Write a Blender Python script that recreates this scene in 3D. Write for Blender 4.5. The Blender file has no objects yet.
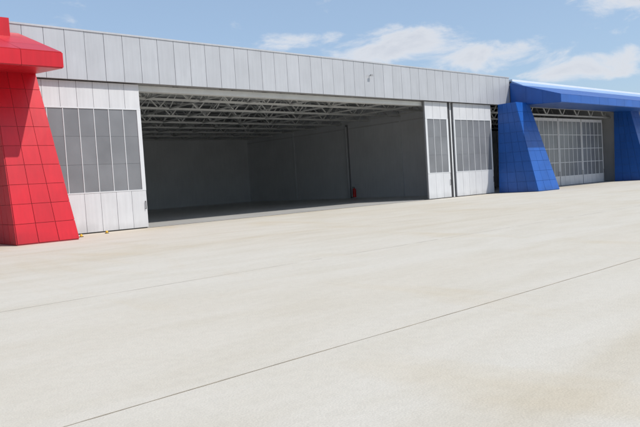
import bpy, math, bmesh, random
from mathutils import Vector, Matrix
random.seed(4)
scene=bpy.context.scene
col=scene.collection
# ---------------------------------------------------------------- materials
def mat(name,base,rough=0.5,metal=0.0,nscale=0,namt=0.0,bump=0.0,spec=0.5,streak=0.0,grime=0.0):
    m=bpy.data.materials.new(name); m.use_nodes=True
    nt=m.node_tree; b=nt.nodes['Principled BSDF']
    b.inputs['Base Color'].default_value=(*base,1); b.inputs['Roughness'].default_value=rough
    b.inputs['Metallic'].default_value=metal; b.inputs['Specular IOR Level'].default_value=spec
    if nscale:
        tc=nt.nodes.new('ShaderNodeTexCoord'); n=nt.nodes.new('ShaderNodeTexNoise')
        n.inputs['Scale'].default_value=nscale; n.inputs['Detail'].default_value=6
        nt.links.new(tc.outputs['Object'],n.inputs['Vector'])
        mr=nt.nodes.new('ShaderNodeMapRange'); mr.inputs[1].default_value=.3; mr.inputs[2].default_value=.7
        mr.inputs[3].default_value=1-namt; mr.inputs[4].default_value=1+namt
        nt.links.new(n.outputs['Fac'],mr.inputs[0])
        hv=nt.nodes.new('ShaderNodeHueSaturation'); hv.inputs['Color'].default_value=(*base,1)
        g=nt.nodes.new('ShaderNodeNewGeometry'); mr2=nt.nodes.new('ShaderNodeMapRange')
        mr2.inputs[3].default_value=1-namt*.6; mr2.inputs[4].default_value=1+namt*.6
        nt.links.new(g.outputs['Random Per Island'],mr2.inputs[0])
        mm=nt.nodes.new('ShaderNodeMath'); mm.operation='MULTIPLY'
        nt.links.new(mr.outputs[0],mm.inputs[0]); nt.links.new(mr2.outputs[0],mm.inputs[1])
        last=mm.outputs[0]
        def times(a,b_):
            q=nt.nodes.new('ShaderNodeMath'); q.operation='MULTIPLY'
            nt.links.new(a,q.inputs[0]); nt.links.new(b_,q.inputs[1]); return q.outputs[0]
        if streak:
            mp=nt.nodes.new('ShaderNodeMapping'); mp.inputs['Scale'].default_value=(5,5,.35)
            n2=nt.nodes.new('ShaderNodeTexNoise'); n2.inputs['Scale'].default_value=1.6; n2.inputs['Detail'].default_value=5
            nt.links.new(tc.outputs['Object'],mp.inputs[0]); nt.links.new(mp.outputs[0],n2.inputs['Vector'])
            m3=nt.nodes.new('ShaderNodeMapRange'); m3.inputs[1].default_value=.35; m3.inputs[2].default_value=.65
            m3.inputs[3].default_value=1-streak; m3.inputs[4].default_value=1
            nt.links.new(n2.outputs['Fac'],m3.inputs[0]); last=times(last,m3.outputs[0])
        if grime:
            sp=nt.nodes.new('ShaderNodeSeparateXYZ'); nt.links.new(tc.outputs['Object'],sp.inputs[0])
            ad=nt.nodes.new('ShaderNodeMath'); ad.operation='ADD'
            nt.links.new(sp.outputs[2],ad.inputs[0]); nt.links.new(n.outputs['Fac'],ad.inputs[1])
            m5=nt.nodes.new('ShaderNodeMapRange'); m5.inputs[1].default_value=.45; m5.inputs[2].default_value=1.0
            m5.inputs[3].default_value=1-grime; m5.inputs[4].default_value=1
            nt.links.new(ad.outputs[0],m5.inputs[0]); last=times(last,m5.outputs[0])
        nt.links.new(last,hv.inputs['Value']); nt.links.new(hv.outputs[0],b.inputs['Base Color'])
        if bump:
            bp=nt.nodes.new('ShaderNodeBump'); bp.inputs['Strength'].default_value=bump; bp.inputs['Distance'].default_value=.02
            nt.links.new(n.outputs['Fac'],bp.inputs['Height']); nt.links.new(bp.outputs[0],b.inputs['Normal'])
    return m
M_PANEL=mat('aluminium_panel',(.455,.462,.48),.40,.2,.7,.05,.06,streak=.07)
M_JOINT=mat('joint_grey',(.24,.24,.25),.7)
M_WHITE=mat('white_door_sheet',(.585,.59,.60),.45,0,.9,.04,.06,streak=.07,grime=.18)
M_FRAME=mat('white_frame',(.60,.61,.62),.4,0,2,.03)
M_GLAZ=mat('polycarbonate',(.175,.18,.19),.30,0,.6,.13,.03)
M_GLAZ2=mat('polycarbonate_light',(.17,.18,.19),.25,0,.6,.16,.03)
M_RED=mat('red_panel',(.54,.005,.016),.36,0,.8,.09,.06,streak=.08,grime=.2)
M_REDJ=mat('red_joint',(.36,.06,.065),.7)
M_BLUE=mat('blue_panel',(.010,.090,.37),.36,0,.8,.09,.06,streak=.08,grime=.2)
M_BLUEJ=mat('blue_joint',(.03,.09,.24),.7)
M_BLUESHEEN=mat('blue_roof_sky_sheen',(.26,.38,.58),.35,0,.8,.05,.04)  # sky reflection on the glossy blue canopy top, painted as a paler blue
M_STEEL=mat('painted_steel',(.58,.59,.58),.5,0,1,.08)
M_WALLIN=mat('inner_wall',(.74,.76,.78),.7,0,.4,.05,streak=.06)
M_WALLIN2=mat('inner_wall_panel',(.70,.71,.72),.6,0,.4,.08)
M_ROOFIN=mat('roof_deck',(.34,.345,.35),.7,0,.4,.08)
M_DARK=mat('dark_rubber',(.03,.03,.032),.6)
M_FLOORIN=mat('hangar_floor',(.58,.565,.535),.3,0,.25,.10)
M_YEL=mat('yellow_paint',(.7,.42,.03),.5,0,8,.1)
M_REDX=mat('extinguisher_red',(.7,.01,.01),.35,0,3,.05)
M_WROOF=mat('white_roof_trim',(.66,.69,.74),.4,0,1,.03)
# ---------------------------------------------------------------- mesh helpers
class MB:
    def __init__(s,name,mats,parent=None):
        s.bm=bmesh.new(); s.name=name; s.mats=mats; s.parent=parent
    def box(s,x0,x1,y0,y1,z0,z1,mi=0):
        v=[s.bm.verts.new(c) for c in [(x0,y0,z0),(x1,y0,z0),(x1,y1,z0),(x0,y1,z0),(x0,y0,z1),(x1,y0,z1),(x1,y1,z1),(x0,y1,z1)]]
        for f in [(0,3,2,1),(4,5,6,7),(0,1,5,4),(1,2,6,5),(2,3,7,6),(3,0,4,7)]:
            s.bm.faces.new([v[i] for i in f]).material_index=mi
    def hexa(s,b,t,mi=0):
        v=[s.bm.verts.new(c) for c in list(b)+list(t)]
        for f in [(0,3,2,1),(4,5,6,7),(0,1,5,4),(1,2,6,5),(2,3,7,6),(3,0,4,7)]:
            s.bm.faces.new([v[i] for i in f]).material_index=mi
    def bar(s,a,b,w=.1,h=None,mi=0):
        a=Vector(a);b=Vector(b);h=h or w;d=(b-a).normalized()
        u=d.cross(Vector((0,0,1)))
        if u.length<.01: u=Vector((1,0,0))
        u.normalize(); n=u.cross(d)
        q=[u*w/2+n*h/2,-u*w/2+n*h/2,-u*w/2-n*h/2,u*w/2-n*h/2]
        s.hexa([a+k for k in q],[b+k for k in q],mi)
    def tiles(s,A,B,C,D,nu,nv,gap=.02,th=.03,mi=0,tol=.004):
        A,B,C,D=map(Vector,(A,B,C,D)); n=(B-A).cross(D-A).normalized()
        def P(u,v): return (A*(1-u)+B*u)*(1-v)+(D*(1-u)+C*u)*v
        W=((B-A).length+(C-D).length)/2; H=((D-A).length+(C-B).length)/2
        for i in range(nu):
            for j in range(nv):
                gu=gap/2/W; gv=gap/2/H
                u0=i/nu+gu;u1=(i+1)/nu-gu;v0=j/nv+gv;v1=(j+1)/nv-gv
                q=[P(u0,v0),P(u1,v0),P(u1,v1),P(u0,v1)]
                o=[n*(th+random.uniform(-tol,tol)) for _ in range(4)]
                s.hexa(q,[k+w for k,w in zip(q,o)],mi)
    def cyl(s,c,r0,r1,z0,z1,n=16,mi=0):
        lo=[];hi=[]
        for i in range(n):
            a=2*math.pi*i/n
            lo.append(s.bm.verts.new((c[0]+r0*math.cos(a),c[1]+r0*math.sin(a),z0)))
            hi.append(s.bm.verts.new((c[0]+r1*math.cos(a),c[1]+r1*math.sin(a),z1)))
        for i in range(n):
            j=(i+1)%n; s.bm.faces.new([lo[i],lo[j],hi[j],hi[i]]).material_index=mi
        s.bm.faces.new(hi).material_index=mi; s.bm.faces.new(lo[::-1]).material_index=mi
    def done(s):
        bmesh.ops.recalc_face_normals(s.bm,faces=s.bm.faces[:])
        me=bpy.data.meshes.new(s.name); s.bm.to_mesh(me); s.bm.free()
        for m in s.mats: me.materials.append(m)
        o=bpy.data.objects.new(s.name,me); col.objects.link(o)
        if s.parent: o.parent=s.parent
        return o
def empty(name):
    e=bpy.data.objects.new(name,None); col.objects.link(e); return e
# ---------------------------------------------------------------- ground
def ground_mat():
    m=bpy.data.materials.new('apron_concrete'); m.use_nodes=True; nt=m.node_tree; N=nt.nodes; L=nt.links
    b=N['Principled BSDF']; b.inputs['Roughness'].default_value=.85; b.inputs['Specular IOR Level'].default_value=.25
    tc=N.new('ShaderNodeTexCoord')
    def noise(sc,det,vecscale=(1,1,1),dist=0):
        mp=N.new('ShaderNodeMapping'); mp.inputs['Scale'].default_value=vecscale
        n=N.new('ShaderNodeTexNoise'); n.inputs['Scale'].default_value=sc; n.inputs['Detail'].default_value=det; n.inputs['Distortion'].default_value=dist
        L.new(tc.outputs['Object'],mp.inputs[0]); L.new(mp.outputs[0],n.inputs['Vector']); return n.outputs['Fac']
    def ramp(f,a,b_,c0,c1):
        r=N.new('ShaderNodeValToRGB'); r.color_ramp.elements[0].position=a; r.color_ramp.elements[1].position=b_
        r.color_ramp.elements[0].color=(*c0,1); r.color_ramp.elements[1].color=(*c1,1); L.new(f,r.inputs[0]); return r.outputs[0]
    def mul(a,b_,f=1):
        x=N.new('ShaderNodeMix'); x.data_type='RGBA'; x.blend_type='MULTIPLY'; x.inputs[0].default_value=f
        L.new(a,x.inputs[6]); L.new(b_,x.inputs[7]); return x.outputs[2]
    c=ramp(noise(.12,5,(.35,1,1),.6),.35,.68,(.59,.535,.445),(.62,.583,.515))
    c=mul(c,ramp(noise(.9,6,(.5,1.4,1),.3),.3,.6,(.94,.93,.905),(1,1,1)))
    c=mul(c,ramp(noise(9,8),.3,.6,(.95,.95,.95),(1,1,1)))
    c=mul(c,ramp(noise(70,4),.3,.65,(.86,.86,.85),(1.0,1.0,1.0)))
    c=mul(c,ramp(noise(.35,3,(1,.25,1),1.2),.58,.76,(1,1,1),(.955,.91,.83)))
    c=mul(c,ramp(noise(.5,6,(.12,1,1),.4),.55,.72,(1,1,1),(.94,.915,.87)))
    L.new(c,b.inputs['Base Color'])
    bp=N.new('ShaderNodeBump'); bp.inputs['Strength'].default_value=.3; bp.inputs['Distance'].default_value=.01
    L.new(noise(40,6),bp.inputs['Height']); L.new(bp.outputs[0],b.inputs['Normal'])
    return m
g=MB('concrete_apron',[ground_mat()])
v=[g.bm.verts.new(c) for c in [(-1500,-1500,0),(1500,-1500,0),(1500,1500,0),(-1500,1500,0)]]
g.bm.faces.new(v); g.done()
mj=mat('joint_sealant',(.42,.365,.285),.8,0,3,.18)
mf=mat('faint_joint',(.54,.495,.42),.9,0,2,.06)
j=MB('apron_joints',[mj,mf])
def joint_x(y,w,mi,x0=-60,x1=140,skip=0):
    x=x0; off=0; a=w
    while x<x1:
        L=random.uniform(.12,.5); off2=max(-.012,min(.012,off+random.uniform(-.005,.005))); a2=w*random.uniform(.45,1.35)
        if random.random()>=skip:
            q=[(x,y-a/2+off,.004),(x+L,y-a2/2+off2,.004),(x+L,y+a2/2+off2,.004),(x,y+a/2+off,.004)]
            j.bm.faces.new([j.bm.verts.new(k) for k in q]).material_index=mi
        x+=L; off=off2; a=a2
joint_x(-24.9,.016,0)
for y in (-18.9,-12.9,-6.9,-30.9): joint_x(y,.015,1,skip=.1)
j.done()
# ---------------------------------------------------------------- grey hangar
ZB,ZT=7.1,9.35
H=empty('aircraft_hangar')
XL,XR=9.0,47.9; YB=33.0
f=MB('fascia',[M_PANEL,M_JOINT,M_FRAME],H)
f.box(-6,XR,-.22,.25,ZB+.02,ZT-.05,1)
x=-6.0
while x<XR-.1:
    x2=min(x+.92,XR); f.tiles((x,-.22,ZB),(x2,-.22,ZB),(x2,-.22,ZT),(x,-.22,ZT),1,1,.020,.035,0); x=x2
f.box(-6,XR,-.29,.30,ZT-.02,ZT+.06,0)
f.done()
w=MB('walls',[M_WALLIN,M_PANEL],H)
w.box(XL-.2,45.2,YB,YB+.2,0,ZT-.3,0)
w.box(XL-.2,XL,.9,YB,0,ZT-.3,0)
w.box(45,45.2,.9,YB,0,ZT-.3,0)
w.done()
rf=MB('roof',[M_ROOFIN,M_PANEL],H)
rf.box(XL-.3,45.3,.27,YB+.3,9.05,9.25,0)
for i in range(10):
    y=2+i*3.2; rf.bar((XL,y,8.98),(45,y,8.98),.12,.14,1)
rf.done()
fl=MB('floor',[M_FLOORIN],H); fl.box(XL,45,.35,YB,-.1,.012,0); fl.done()
t=MB('roof_trusses',[M_STEEL],H)
def truss(y,z0=7.25,z1=8.75,n=24):
    for z in (z0,z1): t.bar((XL,y,z),(45,y,z),.16,.14)
    dx=(45-XL)/n
    for i in range(n):
        a=XL+i*dx
        if i%2==0: t.bar((a,y,z0),(a+dx,y,z1),.08)
        else: t.bar((a,y,z1),(a+dx,y,z0),.08)
for i in range(9): truss(1.6+i*3.8)
for k in range(10):
    x=XL+2+k*3.6
    t.bar((x,1.6,7.25),(x,32,7.25),.09)
    for i in range(8):
        y=1.6+i*3.8; t.bar((x,y,7.25),(x,y+1.9,8.75),.06); t.bar((x,y+1.9,8.75),(x,y+3.8,7.25),.06)
t.done()
c=MB('wall_columns',[M_FRAME,M_WALLIN,M_JOINT],H)
c.box(44.8,44.97,15.95,16.15,0,7.2,2); c.box(44.6,44.79,15.97,16.07,0,7.0,0)
for y in (1.6,9.2,24.4): c.box(44.9,44.98,y-.06,y+.06,0,7.2,1)
c.box(44.96,44.995,.95,32.9,6.75,6.85,0)
c.done()
tr=MB('door_tracks',[M_FRAME,M_DARK,M_STEEL],H)
tr.box(XL,45.2,.27,.85,ZB-.28,ZB-.02,2)
tr.box(XL,45.2,.30,.34,ZB-.30,ZB-.24,0)
for y in (.10,.55): tr.box(XL,45.2,y-.03,y+.03,.004,.014,1)
tr.done()
def leaf(x0,x1,y,name,nc,parent,margin=.12,z1=ZB-.02,WZ0=1.9,WZ1=5.85,nr=3,glaz=None,bar=.016):
    m=MB(name,[M_WHITE,M_JOINT,glaz or M_GLAZ,M_FRAME,M_DARK],parent)
    z0=.05
    m.box(x0,x1,y+.03,y+.14,z0,z1,1)
    m.tiles((x0,y+.03,z0),(x1,y+.03,z0),(x1,y+.03,WZ0),(x0,y+.03,WZ0),nc,1,.018,.03,0)
    m.tiles((x0,y+.03,WZ1),(x1,y+.03,WZ1),(x1,y+.03,z1),(x0,y+.03,z1),nc,1,.018,.03,0)
    m.box(x0,x0+margin,y-.01,y+.03,WZ0,WZ1,3); m.box(x1-margin,x1,y-.01,y+.03,WZ0,WZ1,3)
    xa,xb=x0+margin,x1-margin
    m.tiles((xa,y+.03,WZ0),(xb,y+.03,WZ0),(xb,y+.03,WZ1),(xa,y+.03,WZ1),nc,nr,.012,.012,2,tol=.003)
    dx=(xb-xa)/nc
    for i in range(1,nc): m.box(xa+i*dx-bar,xa+i*dx+bar,y-.002,y+.028,WZ0+.002,WZ1-.002,3)
    if bar>.02:
        for k in range(1,nr):
            zz=WZ0+(WZ1-WZ0)*k/nr; m.box(xa,xb,y+.001,y+.026,zz-bar*.7,zz+bar*.7,3)
    m.box(x0,x1,y-.016,y+.03,WZ0-.025,WZ0+.025,3); m.box(x0,x1,y-.016,y+.03,WZ1-.025,WZ1+.025,3)
    m.box(x0+.05,x1-.05,y+.05,y+.12,.015,.05,4)
    hx=x1-.10; m.bar((hx,y-.07,.95),(hx,y-.07,1.35),.03,mi=4); m.bar((hx,y-.07,.97),(hx,y+.0,.97),.02,mi=4); m.bar((hx,y-.07,1.33),(hx,y,1.33),.02,mi=4)
    m.done()
leaf(9.6,15.05,0.0,'door_leaf',7,H,.20)
leaf(9.2,14.7,0.45,'rear_door_leaf',6,H,.2)
leaf(37.1,39.75,0.0,'door_leaf',3,H,.2)
leaf(40.45,45.4,0.0,'door_leaf',6,H,.14)
leaf(38.2,43.6,0.45,'rear_door_leaf',6,H,.2)
cg=MB('door_guide_post',[M_DARK,M_FRAME],H)
cg.box(39.85,40.12,.08,.30,.01,ZB,0); cg.box(40.14,40.38,.15,.35,.01,ZB,1)
cg.done()
fd=MB('floodlight',[M_JOINT,M_STEEL],H)
fd.bar((31.3,-.26,8.5),(31.3,-.40,8.5),.04,mi=1); fd.hexa([(31.19,-.50,8.42),(31.41,-.50,8.42),(31.39,-.40,8.44),(31.21,-.40,8.44)],[(31.19,-.48,8.55),(31.41,-.48,8.55),(31.39,-.40,8.53),(31.21,-.40,8.53)],0)
fd.done()
# ---------------------------------------------------------------- pylons
def pylon(parent,xl0,xr0,xl1,xr1,yf0,yf1,zt,mm,mjn,name='pylon'):
    m=MB(name,[mm,mjn],parent); yb=-.30; e=.03
    m.hexa([(xl0+e,yf0+e,0),(xr0-e,yf0+e,0),(xr0-e,yb,0),(xl0+e,yb,0)],
           [(xl1+e,yf1+e,zt),(xr1-e,yf1+e,zt),(xr1-e,yb,zt),(xl1+e,yb,zt)],1)
    A,B,C,D=(xl0+e,yf0+e,.04),(xr0-e,yf0+e,.04),(xr1-e,yf1+e,zt),(xl1+e,yf1+e,zt)
    m.tiles(A,B,C,D,3,9,.018,.028,0)
    m.tiles((xl0+e,yb,.04),A,D,(xl1+e,yb,zt),4,9,.018,.028,0)
    m.tiles(B,(xr0-e,yb,.04),(xr1-e,yb,zt),C,4,9,.018,.028,0)
    m.done()
def canopy(parent,x0,x1,yf,zf0,zf1,zb0,zb1,mm,mjn,x0f=None,x1f=None,top=None):
    m=MB('canopy',[mm,mjn,top or mm],parent); yb=-.30
    x0f=x0 if x0f is None else x0f; x1f=x1 if x1f is None else x1f
    b=[(x0f,yf,zf0),(x1f,yf,zf0),(x1,yb,zb0),(x0,yb,zb0)]
    tt=[(x0f,yf,zf1),(x1f,yf,zf1),(x1,yb,zb1),(x0,yb,zb1)]
    m.hexa(b,tt,1)
    n=max(1,round((x1-x0)/1.5))
    m.tiles(b[0],b[1],tt[1],tt[0],n,1,.016,.03,0)
    m.tiles(tt[0],tt[1],tt[2],tt[3],n,3,.016,.03,2)
    m.tiles(b[3],b[0],tt[0],tt[3],3,1,.016,.03,0)
    m.tiles(b[1],b[2],tt[2],tt[1],3,1,.016,.03,0)
    m.tiles(b[3],b[2],b[1],b[0],n,3,.016,.03,0)
    m.done()
R=empty('red_hangar')
pylon(R,7.8,10.25,7.8,9.5,-3.4,-2.0,7.0,M_RED,M_REDJ)
canopy(R,-16,9.5,-5.0,6.65,7.2,7.1,8.9,M_RED,M_REDJ)
pb=MB('parapet',[M_RED,M_REDJ],R); pb.box(-16,8.75,-1.6,-.3,8.4,9.2,0); pb.done()
wl=MB('walls',[M_PANEL],R); wl.box(-16,8.6,.3,30,0,9.0,0); wl.done()
pylon(R,-12.5,-10,-12.5,-10,-3.4,-2.0,7.0,M_RED,M_REDJ)
B=empty('blue_hangar')
XE=69.0
pylon(B,45.6,48.9,46.0,48.0,-3.75,-1.9,7.1,M_BLUE,M_BLUEJ)
canopy(B,47.95,XE+8,-5.2,6.7,7.3,7.1,8.9,M_BLUE,M_BLUEJ,x0f=46.9,top=M_BLUE)
pylon(B,XE-2.4,XE+.4,XE-2,XE,-3.7,-1.9,7.1,M_BLUE,M_BLUEJ)
tp=MB('roof_edge',[M_WROOF,M_BLUESHEEN],B); tp.box(48.4,XE+20,-.25,.2,9.12,9.27,0)
tp.hexa([(48.2,-1.3,8.50),(XE+20,-1.3,8.50),(XE+20,-.26,8.90),(48.2,-.26,8.90)],[(48.2,-1.3,8.62),(XE+20,-1.3,8.62),(XE+20,-.26,9.12),(48.2,-.26,9.12)],1); tp.done()  # strip over the canopy's rear slope, its pale colour imitating reflected sky
YD=13.0
bw=MB('walls',[M_WALLIN2,M_PANEL,M_DARK],B)
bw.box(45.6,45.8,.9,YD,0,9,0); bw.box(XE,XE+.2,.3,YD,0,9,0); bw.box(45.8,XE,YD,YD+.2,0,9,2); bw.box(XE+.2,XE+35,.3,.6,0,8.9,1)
bw.tiles((45.8,YD,0),(XE,YD,0),(XE,YD,6.5),(45.8,YD,6.5),16,1,.09,.04,0)
bw.box(47.95,XE,-.2,.2,7.1,8.8,1)
bw.done()
br=MB('roof',[M_ROOFIN],B); br.box(45.6,XE+.2,.27,YD,9.0,9.2,0); br.done()
bf=MB('floor',[M_FLOORIN],B); bf.box(45.85,XE-.02,.35,YD-.02,-.1,.012,0); bf.done()
t=MB('roof_trusses',[M_STEEL],B)
for i in range(4):
    y=1.0+i*3.7
    for z in (6.65,8.3): t.bar((45.8,y,z),(XE,y,z),.14)
    nn=16; dx=(XE-45.8)/nn
    for k in range(nn):
        a=45.8+k*dx
        t.bar((a,y,6.65 if k%2 else 8.3),(a+dx,y,8.3 if k%2 else 6.65),.08)
t.done()
for a,b_ in ((53.0,57.4),(57.48,61.9),(61.98,66.4)):
    leaf(a,b_,.7,'glazed_door_leaf',5,B,.12,6.35,WZ0=.9,WZ1=6.1,nr=4,glaz=M_GLAZ2,bar=.035)
# ---------------------------------------------------------------- small things
def edge_light(x,y):
    m=MB('apron_edge_light',[M_YEL,M_DARK])
    m.cyl((x,y),.09,.09,0,.03,16,1); m.cyl((x,y),.065,.05,.03,.10,16,0); m.cyl((x,y),.05,.02,.10,.13,16,0); m.done()
edge_light(10.9,-1.9); edge_light(12.4,-1.1)
m=MB('fire_extinguisher',[M_REDX,M_DARK]); cx,cy=44.0,14.6
m.cyl((cx,cy),.17,.17,.12,.85,20,0); m.cyl((cx,cy),.17,.06,.85,1.0,20,0); m.cyl((cx,cy),.035,.035,1.0,1.12,10,1)
m.bar((cx-.02,cy,1.08),(cx-.22,cy,1.12),.035,mi=1); m.bar((cx-.2,cy,1.1),(cx-.22,cy,.3),.03,mi=1)
m.bar((cx-.27,cy-.2,.14),(cx-.27,cy+.2,.14),.06,mi=1); m.bar((cx-.25,cy,.14),(cx,cy,.14),.05,mi=1)
m.bar((cx+.1,cy+.15,.1),(cx+.18,cy+.15,1.1),.035,mi=1);m.done()
# ---------------------------------------------------------------- camera
F=650.0; psi=math.atan2(732,F); p=math.atan(30.5/F); r=math.atan(0.062)
C=Vector((0,-29.8,1.7))
Fw=Vector((math.cos(p)*math.cos(psi),math.cos(p)*math.sin(psi),-math.sin(p)))
R0=Vector((math.sin(psi),-math.cos(psi),0)); U0=R0.cross(Fw)
Rc=math.cos(r)*R0-math.sin(r)*U0; Uc=math.sin(r)*R0+math.cos(r)*U0
cam=bpy.data.cameras.new('camera'); o=bpy.data.objects.new('camera',cam); col.objects.link(o)
Mx=Matrix((Rc,Uc,-Fw)).transposed().to_4x4(); Mx.translation=C; o.matrix_world=Mx
cam.sensor_width=36; cam.lens=F/640*36; cam.clip_end=5000; scene.camera=o
# ---------------------------------------------------------------- light
EL=math.radians(51); AZ=math.radians(27)
sd=Vector((math.sin(AZ)*math.cos(EL),-math.cos(AZ)*math.cos(EL),math.sin(EL)))
s=bpy.data.lights.new('sun','SUN'); s.energy=3.85; s.angle=math.radians(.6); s.color=(1,.965,.91)
so=bpy.data.objects.new('sun',s); col.objects.link(so); so.rotation_euler=sd.to_track_quat('Z','Y').to_euler()
W=bpy.data.worlds.new('World'); scene.world=W; W.use_nodes=True; nt=W.node_tree; N=nt.nodes; L=nt.links
bg=N['Background']; bg.inputs[1].default_value=.145
sk=N.new('ShaderNodeTexSky'); sk.sky_type='NISHITA'; sk.sun_disc=False; sk.sun_elevation=EL
sk.sun_rotation=math.atan2(sd.x,sd.y); sk.air_density=1.0; sk.dust_density=1.1; sk.ozone_density=2.8
tc=N.new('ShaderNodeTexCoord')
def math_(op,a,b=None,clamp=False):
    n=N.new('ShaderNodeMath'); n.operation=op; n.use_clamp=clamp
    for i,v in enumerate((a,b)):
        if v is None: continue
        if isinstance(v,(int,float)): n.inputs[i].default_value=v
        else: L.new(v,n.inputs[i])
    return n.outputs[0]
mask=None
sep=N.new('ShaderNodeSeparateXYZ'); L.new(tc.outputs['Generated'],sep.inputs[0])
az=math_('MULTIPLY',math_('ARCTAN2',sep.outputs[1],sep.outputs[0]),57.2958)
el=math_('MULTIPLY',math_('ARCSINE',sep.outputs[2]),57.2958)
for a0,e0,sa,se,wt in [(50,12.0,6,.9,1.3),(41,11.2,7,1.7,1.7),(33,9.6,7,1.5,1.8),(25,8.0,6,1.2,1.4),(21,14.5,6,3.2,2.0),(36,16.3,5,.9,.9),(120,12,30,4,1),(-60,14,50,6,1),(200,16,40,5,1),(5,9,9,3,.9)]:
    da=math_('DIVIDE',math_('SUBTRACT',az,a0),sa); de=math_('DIVIDE',math_('SUBTRACT',el,e0),se)
    q=math_('SUBTRACT',1.0,math_('ADD',math_('MULTIPLY',da,da),math_('MULTIPLY',de,de)))
    q=math_('MULTIPLY',math_('MAXIMUM',q,-1.0),wt)
    mask=q if mask is None else math_('MAXIMUM',mask,q)
mp=N.new('ShaderNodeMapping'); mp.inputs['Scale'].default_value=(1,1,2.4); L.new(tc.outputs['Generated'],mp.inputs[0])
n1=N.new('ShaderNodeTexNoise'); n1.inputs['Scale'].default_value=10; n1.inputs['Detail'].default_value=10; n1.inputs['Roughness'].default_value=.6; n1.inputs['Distortion'].default_value=.35
L.new(mp.outputs[0],n1.inputs['Vector'])
n1s=math_('ADD',math_('MULTIPLY',math_('SUBTRACT',n1.outputs['Fac'],.5),1.25),.5)
dens=math_('ADD',math_('MULTIPLY',mask,.15),n1s)
mr=N.new('ShaderNodeMapRange'); mr.interpolation_type='SMOOTHSTEP'; mr.inputs[1].default_value=.47; mr.inputs[2].default_value=.76; L.new(dens,mr.inputs[0])
cl=math_('MULTIPLY',mr.outputs[0],.88)
hz=N.new('ShaderNodeMix'); hz.data_type='RGBA'; hz.inputs[0].default_value=.45
L.new(sk.outputs[0],hz.inputs[6]); hz.inputs[7].default_value=(3.2,4.25,5.6,1)
cr=N.new('ShaderNodeValToRGB'); cr.color_ramp.elements[0].position=.62; cr.color_ramp.elements[1].position=.92
cr.color_ramp.elements[0].color=(5.5,5.6,5.85,1); cr.color_ramp.elements[1].color=(4.4,4.6,5.05,1); L.new(dens,cr.inputs[0])
mx=N.new('ShaderNodeMix'); mx.data_type='RGBA'; L.new(cl,mx.inputs[0]); L.new(hz.outputs[2],mx.inputs[6]); L.new(cr.outputs[0],mx.inputs[7])
L.new(mx.outputs[2],bg.inputs[0])
scene.view_settings.view_transform='Standard'; scene.view_settings.look='None'; scene.view_settings.exposure=0
